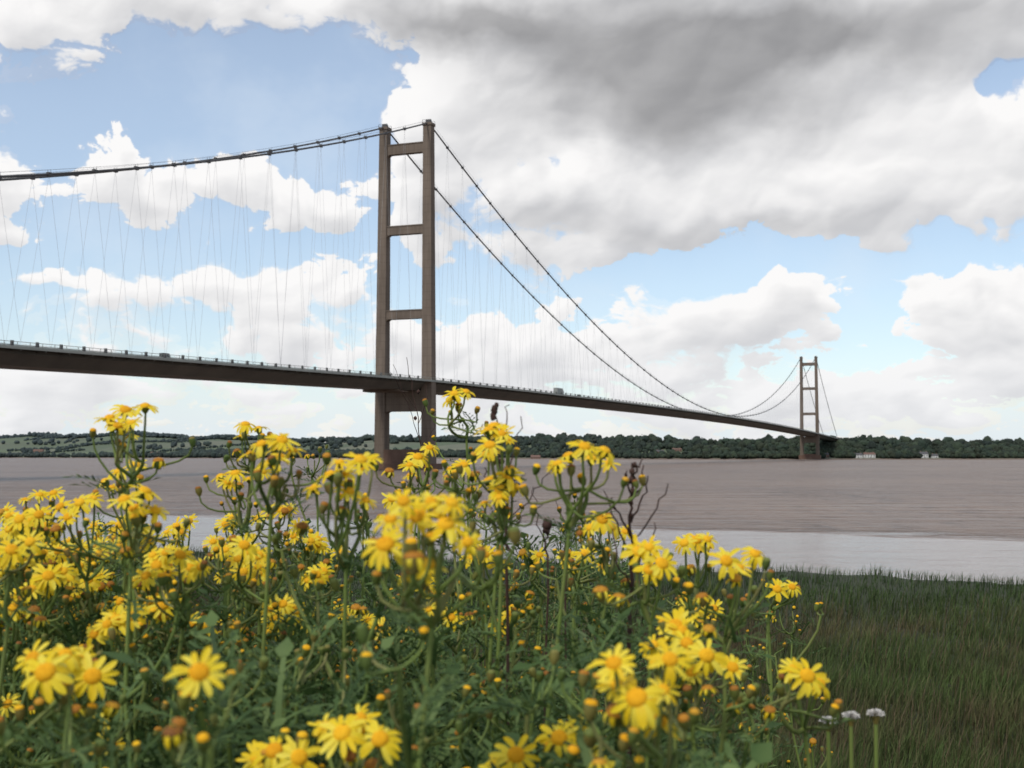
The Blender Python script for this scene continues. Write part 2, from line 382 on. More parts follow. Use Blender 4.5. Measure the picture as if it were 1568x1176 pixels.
# ------------------------------------------------------------------ distant woodland
bm=bmesh.new();bmesh.ops.create_icosphere(bm,subdivisions=2,radius=1);IV=np.array([v.co[:] for v in bm.verts]);IF=np.array([[v.index for v in f.verts] for f in bm.faces]);bm.free()
tx=[];ty=[];tr=[]
def scatter(n,x0,x1,d0,d1,r0,r1,keep=lambda x,y:np.ones(len(x),bool)):
    x=U(x0,x1,n);w=np.interp(x,HX,HW);ysh=np.interp(x,SHX,SHY)
    y=ysh+d0+(d1*w-d0)*U(0,1,n)
    k=keep(x,y);tx.append(x[k]);ty.append(y[k]);tr.append(U(r0,r1,n)[k])
scatter(4600,-60,1500,26,1.15,2.4,6.3)
scatter(220,-60,1500,80,1.1,6.5,9)
scatter(800,200,1500,20,.15,2,4.5)
scatter(700,-900,0,30,.35,4,7)
scatter(420,-2300,-300,25,.04,4,7)
scatter(1000,-2600,-100,60,1.0,4,8,lambda x,y:(np.sin(x*.011+1.3*np.sin(y*.006))+np.sin(y*.017+x*.004)>.75))
for k in range(16):
    x0=U(-2300,-300);y0=float(np.interp(x0,SHX,SHY))+U(80,900);an=U(-.35,.35) if k%3 else U(.9,1.8);L=U(200,600);t=np.linspace(0,L,int(L/7))
    tx.append(x0+t*math.cos(an)+U(-2,2,len(t)));ty.append(y0+t*math.sin(an)+U(-2,2,len(t)));tr.append(U(2.5,5,len(t)))
n=900;x=U(-2600,0,n);tx.append(x);ty.append(np.interp(x,SHX,SHY)+np.interp(x,HX,HW)*U(.9,1.08,n));tr.append(U(5,9,n))
tx=np.concatenate(tx);ty=np.concatenate(ty);tr=np.concatenate(tr)
k=np.ones(len(tx),bool)
for hx,hy,L in HOUSES: k&=~((np.abs(tx-hx)<L/2+5)&(ty>hy-60)&(ty<hy+10))
k&=ty-np.interp(tx,SHX,SHY)>18
tx,ty,tr=tx[k],ty[k],tr[k];nT=len(tx);tz=terr(tx,ty)
sc3=np.stack([tr*U(.8,1.3,nT),tr*U(.8,1.3,nT),tr*U(.8,1.25,nT)],1)
ph=U(0,6.28,(nT,1,3))
dsp=1+.16*np.sin(IV[None]*3.3+ph).sum(2,keepdims=True)/1.5+U(-.12,.12,(nT,len(IV),1))
V=IV[None]*sc3[:,None]*dsp+np.stack([tx,ty,tz+tr*.85],1)[:,None]
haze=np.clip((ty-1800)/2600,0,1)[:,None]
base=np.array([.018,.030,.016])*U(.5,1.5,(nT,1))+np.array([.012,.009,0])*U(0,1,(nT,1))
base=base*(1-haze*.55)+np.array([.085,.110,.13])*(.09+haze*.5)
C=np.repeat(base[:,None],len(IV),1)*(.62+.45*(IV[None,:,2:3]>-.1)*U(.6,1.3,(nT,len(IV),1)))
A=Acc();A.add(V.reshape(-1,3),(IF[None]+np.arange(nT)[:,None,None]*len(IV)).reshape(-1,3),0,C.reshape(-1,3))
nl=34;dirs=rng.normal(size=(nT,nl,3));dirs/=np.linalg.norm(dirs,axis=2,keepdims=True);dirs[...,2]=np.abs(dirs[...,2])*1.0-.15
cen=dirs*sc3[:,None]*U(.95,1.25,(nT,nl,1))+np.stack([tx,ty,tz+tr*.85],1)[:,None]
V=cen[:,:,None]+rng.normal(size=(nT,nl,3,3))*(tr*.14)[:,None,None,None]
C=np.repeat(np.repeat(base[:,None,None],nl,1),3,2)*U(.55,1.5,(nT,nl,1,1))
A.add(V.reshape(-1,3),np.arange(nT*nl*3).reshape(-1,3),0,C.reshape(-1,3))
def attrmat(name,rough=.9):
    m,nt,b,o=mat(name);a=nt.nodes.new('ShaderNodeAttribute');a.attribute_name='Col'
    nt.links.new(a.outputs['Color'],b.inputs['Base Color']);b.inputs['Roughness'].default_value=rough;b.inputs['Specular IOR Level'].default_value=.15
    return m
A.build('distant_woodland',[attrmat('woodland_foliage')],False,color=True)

# ------------------------------------------------------------------ marsh grass
def blades(A,x,y,h,w,c,lean=.25):
    n=len(x);z=terr(x,y)-.03;a=U(0,6.283,n);ld=U(0,6.283,n);lm=np.abs(rng.normal(0,lean,n))*h+.02
    wx,wy=np.cos(a)*w/2,np.sin(a)*w/2;lx,ly=np.cos(ld)*lm+.12*h,np.sin(ld)*lm
    def row(t,k): 
        cx=x+lx*t*t;cy=y+ly*t*t;cz=z+h*t*(1-.12*t)
        return np.stack([cx-wx*k,cy-wy*k,cz],1),np.stack([cx+wx*k,cy+wy*k,cz],1)
    a0,b0=row(0,1);a1,b1=row(.5,.85);tp,_=row(1,0)
    V=np.stack([a0,b0,a1,b1,tp],1)
    F=np.array([[0,1,3],[0,3,2],[2,3,4]])[None]+np.arange(n)[:,None,None]*5
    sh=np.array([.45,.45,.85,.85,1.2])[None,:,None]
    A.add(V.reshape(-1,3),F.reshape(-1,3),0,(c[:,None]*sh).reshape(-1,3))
def gcol(n,y,x):
    g=np.array([.058,.090,.026]);br=np.array([.110,.078,.044]);g2=np.array([.040,.074,.021])
    m=ss(20,30,y)*(1-ss(40,50,y+.35*x))*(.5+.5*np.sin(x*.3+np.sin(y*.25)*2))*.75
    m=m+.3*(np.sin(x*.9+2*np.sin(y*.4))*np.sin(y*.7+x*.2)>.45)*(y<45)
    m=np.clip(m+rng.normal(0,.15,n),0,1)[:,None]
    far=ss(40,55,y)[:,None];pt=(1+.22*np.sin(x*.55+1.7*np.sin(y*.21))*np.sin(y*.33+x*.13))[:,None]
    return ((g*(1-far)+g2*far)*(1-m)+br*m)*U(.5,1.6,(n,1))*pt
A=Acc()
n=200000
y=16/(1-U(0,1,n)*(1-16/92.));x=y*U(-.56,.56,n)
k=(y<67.5-.45*x+.8*np.sin(x*1.1)+.5*np.sin(x*2.9)+.35*np.sin(x*7.3));x,y=x[k],y[k];n=len(x)
h=U(.4,.8,n)*(1+.15*np.sin(x*.5+y*.3)+.1*np.sin(x*1.9));h=np.where(y>50,h*.78,h);w=.006+.00033*y
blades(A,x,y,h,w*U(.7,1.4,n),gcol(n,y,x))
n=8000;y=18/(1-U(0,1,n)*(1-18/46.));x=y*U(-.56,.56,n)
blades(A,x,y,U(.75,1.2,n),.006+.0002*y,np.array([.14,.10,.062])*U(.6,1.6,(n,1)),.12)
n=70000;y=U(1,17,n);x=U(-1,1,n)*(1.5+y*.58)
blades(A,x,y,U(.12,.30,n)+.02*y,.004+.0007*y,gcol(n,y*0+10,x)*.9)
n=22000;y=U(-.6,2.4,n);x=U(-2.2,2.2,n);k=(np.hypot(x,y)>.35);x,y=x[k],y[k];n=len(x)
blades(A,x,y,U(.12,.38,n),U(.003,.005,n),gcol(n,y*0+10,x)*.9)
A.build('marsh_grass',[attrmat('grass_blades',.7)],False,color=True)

# ------------------------------------------------------------------ ragwort
def frame(nrm,roll):
    z=np.asarray(nrm,float);z=z/np.linalg.norm(z);r=np.array([0,1,0.]) if abs(z[1])<.9 else np.array([1,0,0.])
    x=np.cross(r,z);x/=np.linalg.norm(x);y=np.cross(z,x);c,s=math.cos(roll),math.sin(roll)
    return np.stack([x*c+y*s,-x*s+y*c,z],1)
def cup(r0,r1,z0,z1,n=9,bulge=0.):
    th=np.arange(n)*2*math.pi/n;rows=[(r0,z0),((r0+r1)/2+bulge,(z0+z1)/2),(r1,z1)]
    V=np.array([[r*math.cos(t),r*math.sin(t),z] for r,z in rows for t in th]);F=[]
    for i in range(2):
        for j in range(n):
            p=i*n+j;q=i*n+(j+1)%n;F+=[[p,q,q+n],[p,q+n,p+n]]
    return V,np.array(F)
def dome(r,h,n=12):
    th=np.arange(n)*2*math.pi/n;V=[];prof=[(1,0),(.93,.4),(.72,.75),(.4,.95)]
    for k,z in prof:
        for t in th: V.append([r*k*math.cos(t+k),r*k*math.sin(t+k),h*z+U(-.08,.08)*h])
    V.append([0,0,h*.9]);F=[]
    for i in range(3):
        for j in range(n):
            p=i*n+j;q=i*n+(j+1)%n;F+=[[p,q,q+n],[p,q+n,p+n]]
    for j in range(n): F.append([3*n+j,3*n+(j+1)%n,4*n])
    return np.array(V),np.array(F)
def head_t(kind):
    A=Acc()
    if kind in ('flower','old'):
        n=int(rng.integers(12,15)) if kind=='flower' else int(rng.integers(6,10));drop=U(-.15,.38) if kind=='flower' else U(.8,1.5)
        for i in range(n):
            if rng.random()<.05: continue
            a=2*math.pi*i/n+rng.normal(0,.11);L=.0095*U(.78,1.12)*(1 if kind=='flower' else .6);W=.00160*U(.8,1.15)*(1 if kind=='flower' else .7)
            el=-drop*.5+rng.normal(0,.17);cv=U(.0,.5)+drop*.5;side=rng.normal(0,.16)
            V=[]
            for t,wk in ((0,.5),(.25,.85),(.55,1.0),(.82,.85),(1,.3)):
                r=.0034+L*t*math.cos(el-cv*t);z=.0004+L*t*math.sin(el-cv*t);lat=side*L*t*t
                for q,dz in ((-1,.0004),(0,-.0001),(1,.0004)):
                    V.append([r,lat+q*W*wk,z+dz*wk])
            V=np.array(V);c,s=math.cos(a),math.sin(a);V=np.stack([V[:,0]*c-V[:,1]*s,V[:,0]*s+V[:,1]*c,V[:,2]],1)
            F=[]
            for r in range(4):
                for q in range(2):
                    p=r*3+q;F+=[[p,p+3,p+4],[p,p+4,p+1]]
            A.add(V,F,2)
        V,F=dome(.0043,.0026);A.add(V,F,3 if kind=='flower' else 5)
        for q in range(26):
            r=.0040*math.sqrt((q+.5)/26);t=q*2.39996;z=.0026*(1-.75*(r/.0045)**2)
            c0=np.array([r*math.cos(t),r*math.sin(t),z]);s=.00042
            A.add(c0+np.array([[s,0,0],[-s/2,s*.87,0],[-s/2,-s*.87,0],[0,0,s*2]]),[[0,1,3],[1,2,3],[2,0,3]],3 if kind=='flower' else 5)
        V,F=cup(.0042,.0014,.0003,-.0062,9,.0008);A.add(V,F,4)
    else:
        V,F=cup(.0027,.0012,.0034,-.003,8,.0009);A.add(V,F,4)
        V,F=dome(.0027,.0018,8);V[:,2]+=.0033;A.add(V,F,3 if kind=='bud' else (5 if kind=='brown' else 4))
    return np.concatenate(A.V),np.concatenate(A.F),np.concatenate(A.M)
HT={'flower':[head_t('flower') for _ in range(14)],'old':[head_t('old') for _ in range(4)],'bud':[head_t('bud') for _ in range(3)],'brown':[head_t('brown') for _ in range(3)],'green':[head_t('green') for _ in range(2)]}
def leaf_t():
    V=[];F=[];N=6;curv=U(.3,1.2);tw=U(-.5,.5)
    def pt(x,y,z=0): return [x,y,z-curv*x*x*.5+.3*abs(y)+tw*x*y]
    for i in range(N+1):
        t=i/N;w=.04*(1-.4*t);V+=[pt(t,-w),pt(t,w)]
    for i in range(N): p=2*i;F+=[[p,p+2,p+3],[p,p+3,p+1]]
    for i in range(1,N):
        t=i/N;env=math.sin(math.pi*(t*.8+.12))**.8
        for sg in (-1,1):
            L=.30*env*U(.7,1.3);an=math.radians(U(40,62));dx,dy=math.cos(an),math.sin(an);bw=.06;x0=t-.03
            k=len(V);hx,hy=-dy,dx
            for l,ww in ((0,bw),(.5,bw*.75),(.78,bw*1.5),(1.0,.03)):
                for q in (-1,1):
                    V.append(pt(x0+dx*L*l+q*ww*.6*hx*-1,sg*(.02+dy*L*l+q*ww*.6*hy*.5),U(-.02,.02)))
            for r in range(3): p=k+2*r;F+=[[p,p+2,p+3],[p,p+3,p+1]]
            k2=len(V);V+=[pt(x0+dx*L*.6,sg*(.02+dy*L*.6)),pt(x0+dx*L*.75+.07,sg*(.02+dy*L*.7)),pt(x0+dx*L*.8,sg*(.02+dy*L*.85))];F.append([k2,k2+1,k2+2])
    k=len(V);V+=[pt(.97,-.04),pt(.97,.04),pt(1.06,-.09),pt(1.06,.09),pt(1.2,0)];F+=[[k,k+2,k+4],[k,k+4,k+1],[k+1,k+4,k+3]]
    return np.array(V),np.array(F)
LT=[leaf_t() for _ in range(10)]
def put_head(A,kind,pos,nrm,sc):
    V,F,M=HT[kind][int(rng.integers(len(HT[kind])))];R=frame(nrm,U(0,6.28))
    A.add((V*sc)@R.T+pos,F,M)
def put_leaf(A,pos,az,up,L):
    V,F=LT[int(rng.integers(len(LT)))]
    x=np.array([math.cos(az)*math.cos(up),math.sin(az)*math.cos(up),math.sin(up)]);yv=np.array([-math.sin(az),math.cos(az),0]);zv=np.cross(x,yv)
    rl=U(-.7,.7);y2=yv*math.cos(rl)+zv*math.sin(rl);z2=-yv*math.sin(rl)+zv*math.cos(rl)
    A.add((V*L*np.array([1,U(.7,1.2),1]))@np.stack([x,y2,z2]) +pos,F,1)
def stem_leaves(A,pts,n,l0,l1,t0=.35,drop=.85):
    k=len(pts);a=U(0,6.28)
    for i in range(n):
        t=t0+(1-t0)*(i+U(0,.8))/n;f=min(t,.999)*(k-1);j=int(f);p=pts[j]*(1-f+j)+pts[min(j+1,k-1)]*(f-j)
        a+=2.4+U(-.3,.3);put_leaf(A,p,a,U(.2,1.1),U(l0,l1)*(1.3-drop*t))
def stem_to(A,top,r=.0020,leaves=14,spread=.12,l0=.055,l1=.10,t0=.3,drop=.95):
    root=np.array([top[0]+U(-spread,spread),top[1]+U(-.02,.14),float(terr(top[0],top[1]))-.02])
    H=top[2]-root[2]
    p=bez(root,root+np.array([U(-.05,.05),U(-.03,.03),H*.4]),top+np.array([U(-.04,.04),U(-.02,.02),-H*.35]),top,12)
    p[3:-1]+=rng.normal(0,.0022,(8,3))
    V,F=tube(p,np.linspace(r*1.4,r*.6,12),6);A.add(V,F,0);stem_leaves(A,p,leaves,l0,l1,t0,drop);return p
def twig(A,a,b,r=.0009,sag=.012):
    mid1=a+(b-a)*.4+np.array([0,0,-sag*.3])+rng.normal(0,.004,3);mid2=b+np.array([0,0,-sag*1.1])
    p=bez(a,mid1,mid2,b,6);V,F=tube(p,np.linspace(r*1.3,r,6),5);A.add(V,F,0);return p
def side_shoot(A,p,zmax):
    j=int(rng.integers(6,11));a=p[j];az=U(0,6.28);R=U(.02,.055)
    b=np.array([a[0]+R*math.cos(az),a[1]+R*math.sin(az),min(a[2]+U(.05,.11),zmax-U(.008,.05))])
    if b[2]<a[2]+.01: b[2]=a[2]+.02
    t=twig(A,a,b,.0011,.02)
    for i in range(3): put_leaf(A,t[2+i%4],U(0,6.28),U(.3,1.2),U(.015,.034))
    for i in range(int(rng.integers(2,6))):
        q=b+np.array([U(-.016,.016),U(-.016,.016),U(.004,.018)]);put_head(A,['green','bud','brown','green','bud','old'][int(rng.integers(6))],q,[U(-.4,.4),U(-.5,.2),1],U(.65,1.0));twig(A,b,q-np.array([0,0,.002]),.0006,.004)
def cluster(A,heads,kinds=None,buds=4,leaves=15,shoots=4,extra=.75):
    smax=np.mean(sorted([h[2] for h in heads])[-3:]);d0=41.5/smax
    pos=[]
    hs=list(heads)
    if kinds is None:
        for (x,y,s) in heads:
            if rng.random()<extra: hs.append((x+U(-.7,.7)*s,y+U(.1,.45)*s,s*U(.68,.9)))
    for (x,y,s) in hs:
        s=s*.95
        d=d0*(1+U(-.03,.03)+ (smax-s)/smax*.10);pos.append((P(x,y,d),s*d/1883/.0252))
    C=np.mean([p for p,_ in pos],0);low=min(p[2] for p,_ in pos)
    node=np.array([C[0]+U(-.008,.008),C[1]+U(.0,.02),low-U(.022,.04)])
    p=stem_to(A,node,.0020,leaves)
    for _ in range(shoots): side_shoot(A,p,low)
    my=np.mean([h[1] for h in heads])
    forks=[node]+[node+(C-node)*U(.25,.5)+rng.normal(0,.006,3) for _ in range(max(1,len(pos)//2))]
    for f in forks[1:]: twig(A,node,f,.0012,.004)
    for i,(q,sc) in enumerate(pos):
        f=forks[int(np.argmin([np.linalg.norm((q-f_)[:2])+.004*U(0,1) for f_ in forks]))]
        kk=U(.05,.75) if my<770 else U(.7,1.6)
        out=(q-C)*np.array([1,1,0]);out=out/(np.linalg.norm(out)+1e-6)*U(.1,.5)
        nrm=np.array([U(-.35,.35)+out[0],-kk+out[1]*.3,1.0]);nrm/=np.linalg.norm(nrm)
        kind=('flower' if i<len(heads) or rng.random()<.8 else 'old') if kinds is None else kinds[i%len(kinds)]
        put_head(A,kind,q,nrm,sc)
        twig(A,f,q-nrm*.0055*sc,.0008)
    for b_ in range(buds):
        f=forks[int(rng.integers(len(forks)))]
        q=C+rng.normal(0,1,3)*np.array([.018,.014,.007])-np.array([0,0,.014])
        put_head(A,['bud','brown','green','bud','old','brown'][int(rng.integers(6))],q,[U(-.4,.4),U(-.5,.2),1],U(.7,1.0));twig(A,f,q-np.array([0,0,.002]),.0007)
    for _ in range(4): put_leaf(A,node+rng.normal(0,.006,3),U(0,6.28),U(.3,1),U(.015,.03))
G=[
 [(168,640,50),(192,628,54),(222,622,48),(180,652,42)],
 [(182,722,48),(160,737,42),(208,712,40)],
 [(190,765,60),(222,752,62),(238,782,52),(205,778,52)],
 [(376,650,44),(396,656,36)],
 [(400,680,52),(432,674,58),(418,706,62),(448,690,46),(384,696,46)],
 [(360,725,46),(348,739,38),(402,722,42)],
 [(552,704,64),(505,726,52),(534,752,58),(570,702,46),(520,708,46)],
 [(640,700,48),(658,686,38),(627,712,36)],
 [(696,603,44),(714,600,36),(688,613,34)],
 [(756,652,56),(750,682,56),(768,664,46)],
 [(778,728,60),(788,746,54),(764,751,46)],
 [(710,712,44),(690,718,38)],
 [(590,834,92),(640,790,82),(682,803,84),(692,770,62),(655,864,74),(716,830,56),(618,768,62),(598,795,64),(660,768,58)],
 [(870,698,54),(895,684,58),(926,690,58),(906,702,50),(854,710,48)],
 [(922,796,56),(936,806,46),(904,808,42)],
 [(978,845,64),(1013,863,68),(994,838,48)],
 [(1066,827,54),(1048,832,44),(1083,826,42)],
 [(1112,859,62),(1156,848,54)],
 [(1035,958,74),(1052,985,62),(1000,988,54)],
 [(940,1016,82),(1026,1010,78),(975,1069,106),(1016,1056,60)],
 [(1082,1004,76),(1122,1022,58),(1060,1030,60)],
 [(1236,1035,76),(1214,1025,52)],
 [(70,1030,102),(50,1008,72),(100,1002,64)],[(142,1036,86),(120,1012,62)],
 [(305,1030,100)],
 [(178,950,68),(202,944,52),(164,956,46)],
 [(250,926,58),(234,936,48),(266,917,42)],
 [(240,866,58),(276,850,56),(292,869,54),(224,882,52),(254,846,46),(234,850,42)],
 [(146,1115,62),(128,1106,44)],
 [(524,1123,90),(582,1132,86),(552,1100,62),(498,1112,54)],
 [(420,1150,88),(458,1160,82),(394,1162,64)],
 [(790,1156,86),(772,1165,60)],[(856,1130,82),(906,1168,78),(882,1114,54)],
 [(18,842,64),(46,830,52),(6,862,54)],
 [(74,882,58),(96,875,48),(58,886,42)],
 [(30,795,52),(60,788,48),(14,810,44)],[(92,776,46),(122,770,52),(142,764,42),(104,792,44)],
 [(60,758,40),(82,755,38)],[(374,835,54),(396,851,48),(364,856,42)],[(345,803,38),(356,792,32)],
 [(14,920,48),(36,914,42)],[(140,890,46),(154,884,38)],
 [(12,1078,50)],[(270,805,36),(290,798,34),(280,815,30)],[(215,815,42),(200,824,36)]]
for g_ in G:
    A=Acc();cluster(A,g_,buds=5+len(g_)//2,leaves=14,extra=0 if len(g_) in(1,9) else .65);A.build('ragwort_plant',RAG,True)
for g_,kn in (([(1190,902,44),(1213,899,38),(1168,891,30)],['flower','flower','bud']),([(1215,932,26),(1192,930,30),(1220,945,22)],['bud']),([(1165,1040,34),(1180,1028,30),(1195,1050,30),(1150,1052,26)],['brown','bud','old']),
    ([(800,846,40),(826,850,34),(846,872,32)],['old','flower','brown']),([(788,896,36),(770,888,26)],['old','bud']),([(520,846,38),(500,860,36),(490,880,30)],['flower','old']),
    ([(250,1096,40),(210,1050,40),(190,1090,36)],['old','old','brown']),([(395,790,30),(340,772,30),(408,765,28)],['green','brown']),([(665,672,30),(720,690,32),(735,745,28)],['bud','brown']),
    ([(710,998,30),(735,1010,24),(680,1012,24)],['bud']),([(890,830,34),(870,845,32),(880,870,30),(930,850,30)],['brown','old']),([(1245,1135,34),(1238,1150,28)],['old']),([(880,760,34),(895,775,28)],['bud','green']),
    ([(800,820,28),(835,805,34)],['brown']),([(490,690,34),(480,700,28),(500,685,24)],['green','brown']),([(1130,955,26),(1145,968,24),(1175,985,26)],['brown','bud']),
    ([(620,890,34),(600,905,30)],['flower','bud']),([(1070,1060,36),(1100,1075,30),(1050,1090,30)],['flower','bud']),([(560,760,36),(600,765,38),(545,800,30)],['bud','flower','green']),
    ([(640,735,32),(655,745,30),(665,730,28),(628,742,28)],['brown','old','bud'])):
    A=Acc();cluster(A,g_,kn,buds=3,leaves=12,shoots=3);A.build('ragwort_plant',RAG,True)
for k in range(56):
    if k<44: x,y=U(-40,500),U(785,985)
    else: x,y=U(480,1130),U(850,960)
    s=U(32,46) ;n=int(rng.integers(3,7));A=Acc()
    cluster(A,[(x+U(-32,32),y+U(-16,16),s*U(.75,1.1)) for _ in range(n)],['flower','flower','bud','flower','old','flower'],buds=4,leaves=10,shoots=3)
    A.build('ragwort_plant',RAG,True)
for k in range(50):
    A=Acc()
    yc=U(.55,2.3);u=U(-.62,.215 if yc<1.3 else .15)
    if k<18: yc=U(.55,.95);u=U(-.5,.16)
    for j in range(6):
        yy=yc+U(-.12,.12);yy=max(yy,.5);xx=u*yc+U(-.1,.1)
        mxr=.15 if yy<.8 else .20
        if xx/yy>mxr: xx=(mxr-U(0,.04))*yy
        lim=.12+.10*ss(.05,.22,xx/yy)*yy
        top=np.array([xx,yy,CAM_Z-lim-U(0,.12)])
        p=stem_to(A,top,.0020,14,.08,.055,.10,.45,.7)
        for _ in range(int(rng.integers(0,5))):
            q=top+rng.normal(0,1,3)*np.array([.015,.015,.004])+np.array([0,0,.02]);put_head(A,['bud','green','brown','green'][int(rng.integers(4))],q,[U(-.4,.4),U(-.4,.2),1],U(.6,.9));twig(A,top,q,.0007)
        for _ in range(4): put_leaf(A,top,U(0,6.28),U(.3,1.2),U(.025,.05))
    A.build('ragwort_plant',RAG,True)

# dead stalks --------------------------------------------------------
def stalk(d,trunk,twigs,r=.0017,heads=()):
    A=Acc();p=[P(x,y,d) for x,y in trunk];root=p[0].copy();root[2]=float(terr(root[0],root[1]))-.02;p=[root]+p
    q=np.array(p);t=np.linspace(0,1,len(q));tt=np.linspace(0,1,26);q=np.stack([np.interp(tt,t,q[:,i]) for i in range(3)],1);q+=rng.normal(0,.0010,q.shape)
    V,F=tube(q,np.linspace(r*1.4,r*.45,26),6);A.add(V,F)
    for w in twigs:
        k=np.array([P(x,y,d+ (0 if i==0 else U(-.04,.04))) for i,(x,y) in enumerate(w)]);t=np.linspace(0,1,len(k));tt=np.linspace(0,1,9)
        k=np.stack([np.interp(tt,t,k[:,i]) for i in range(3)],1);k[1:]+=rng.normal(0,.001,(8,3))
        V,F=tube(k,np.linspace(r*.55,r*.28,9),4);A.add(V,F)
    for x,y,s in heads:
        c=P(x,y,d);rr=s/2*d/1883;V=IV*rr*(1+U(-.35,.35,(len(IV),1)))*np.array([1,1,1.25])+c;A.add(V,IF)
    A.build('dead_stalk',[twig_m],True)
stalk(.80,[(962,990),(966,880),(964,780),(970,706)],[[(965,850),(945,800),(925,755)],[(965,845),(1000,790),(1022,742)],[(966,800),(985,760),(992,732)],[(964,820),(940,778),(934,762)],[(968,760),(958,722)],[(966,870),(995,835),(1003,800)],[(965,900),(948,860),(938,815)],[(967,770),(984,738),(986,715)],[(969,740),(975,716),(983,706)]],.0014,
      [(968,722,9),(972,712,7),(967,735,10),(969,752,8),(965,768,9),(967,790,7),(985,742,5),(958,728,5)])
stalk(.85,[(778,870),(773,780),(766,700),(758,622)],[[(770,750),(790,690),(797,640)],[(768,720),(745,680),(738,650)],[(774,800),(815,760),(840,725)],[(766,690),(775,650),(776,618)],[(772,770),(750,735),(742,715)],[(775,820),(800,790),(832,775)]],.0011,
      [(757,628,11),(760,620,7),(755,638,9),(762,650,7),(768,706,8),(775,780,10),(765,672,6)])
stalk(1.9,[(655,740),(645,690),(636,620),(622,548)],[[(645,680),(625,620),(598,568)],[(640,650),(655,610),(650,585)],[(636,625),(612,590),(604,560)],[(646,690),(665,655),(668,640)]],.0010,[(641,600,5),(636,640,5)])
stalk(1.0,[(866,860),(870,800),(872,752)],[[(868,820),(880,785),(884,765)],[(869,810),(858,780),(852,768)]],.0008)
stalk(1.0,[(835,850),(838,800)],[[(836,830),(822,790),(815,745)],[(836,825),(850,800)]],.001,[(838,802,14),(836,812,10)])

for (x,y) in ((1268,1105),(1303,1097),(1341,1094)):
    A=Acc();d=.80;c=P(x,y,d);root=np.array([c[0]+U(-.02,.02),c[1]+.02,float(terr(c[0],c[1]))]);p=bez(root,root+[0,0,.3],c-np.array([0,0,.2]),c,10);V,F=tube(p,.0013,6);A.add(V,F,0)
    V,F=cup(.0028,.0014,.001,-.006,8,.0004);A.add(V+c,F,1)
    n=260;dr=rng.normal(size=(n,3));dr/=np.linalg.norm(dr,axis=1)[:,None];dr[:,2]=np.abs(dr[:,2])*.8-.05
    tip=c+dr*.0050*U(.7,1.1,(n,1))*np.array([1.2,1.2,.9]);sd=rng.normal(0,.00035,(n,3));V=np.stack([np.tile(c,(n,1)),tip+sd,tip-sd],1);A.add(V.reshape(-1,3),np.arange(n*3).reshape(-1,3),2)
    A.build('hawkbit_seedhead',[RAG[0],RAG[4],fluff_m])

# ------------------------------------------------------------------ sky: Nishita air + computed cumulus field
AZ0,AZ1,EL0,EL1=-.80,.80,-.02,.60
RES=1400;CW,CH=int((AZ1-AZ0)*RES),int((EL1-EL0)*RES)
az=np.linspace(AZ0,AZ1,CW,dtype=np.float32)[None].repeat(CH,0);el=np.linspace(EL0,EL1,CH,dtype=np.float32)[:,None].repeat(CW,1)
r2=np.random.default_rng(5)
def perlin(x,y):
    tab=r2.integers(0,1024,1024);ga=r2.uniform(0,2*np.pi,1024).astype(np.float32);gx,gy=np.cos(ga),np.sin(ga)
    xi=np.floor(x).astype(np.int32);yi=np.floor(y).astype(np.int32);fx=x-xi;fy=y-yi
    def d(ix,iy,dx,dy):
        h=tab[(tab[(xi+ix)&1023]+(yi+iy))&1023];return gx[h]*dx+gy[h]*dy
    u=fx*fx*fx*(fx*(fx*6-15)+10);v=fy*fy*fy*(fy*(fy*6-15)+10)
    a=d(0,0,fx,fy);b=d(1,0,fx-1,fy);c=d(0,1,fx,fy-1);e=d(1,1,fx-1,fy-1)
    a=a+(b-a)*u;c=c+(e-c)*u;return (a+(c-a)*v)*1.4
def fbm(x,y,f,o,g=.5,bil=False):
    s=0;a=1;n=0
    for _ in range(o):
        p=perlin(x*f,y*f);s=s+a*((np.abs(p)*2-.55) if bil else p);n+=a;a*=g;f*=2.03
    return s/n
def ray(x,y):
    q=P(x,y,1)-np.array([0,0,CAM_Z]);q/=np.linalg.norm(q);return math.atan2(q[0],q[1]),math.asin(q[2])
yy=el*(1.30)-.05*np.exp(-np.maximum(el,0)/.07)*2.0
wx=fbm(az,yy,11,5)*.045;wy=fbm(az+7,yy,11,5)*.032
def blobs(L,k=1.0,soft=1.5):
    t=np.zeros_like(az)
    for x,y,rx,ry,w in L:
        a,e=ray(x,y);r=np.sqrt(((az+wx*k-a)*1883/rx)**2+((el+wy*k-e)*1883/ry)**2);t+=w*(1-ss(.1,soft,r))
    return t
BL=[(40,110,110,110,.35),(330,0,330,58,.75),(1080,80,520,190,1.0),(690,150,120,75,.55),(1480,80,260,150,.75),(860,300,270,110,.7),(1300,260,360,110,.8),(1520,290,200,90,.5),
 (430,300,100,48,.75),(90,290,150,60,.55),(360,405,50,30,.45),(440,448,170,55,.75),(560,400,40,40,.4),(190,480,100,38,.6),(640,345,45,65,.65),(820,540,240,55,.65),(1110,487,190,46,.85),(1230,455,70,30,.5),(1500,470,140,75,.8),(1400,590,330,60,.5),(250,590,450,50,.45),(1000,600,330,50,.45),(890,405,80,28,.5),(970,440,70,22,.45),(470,525,250,32,.45),(80,430,100,22,.4),
 (340,150,260,85,-.9),(300,370,120,45,-.4),(120,390,110,35,-.35),(500,240,90,50,-.4),(1130,405,280,38,-.65),(1440,385,170,28,-.6),(1535,120,50,32,-1.6),(560,350,50,50,-.3),(1330,500,50,60,-.45),(60,205,80,28,-.35),(820,450,120,25,-.25),(680,440,60,40,-.1)]
bias=blobs(BL)-.10
hi=ss(.0,.12,el)
fb=fbm(az,yy,9,6,.56)
bl=fbm(az+wx*.8,yy+wy*.8,17,7,.58,True)
dens=bias+1.05*fb*(.8+.2*hi)+.75*bl
tau=np.clip(dens,0,1.3)
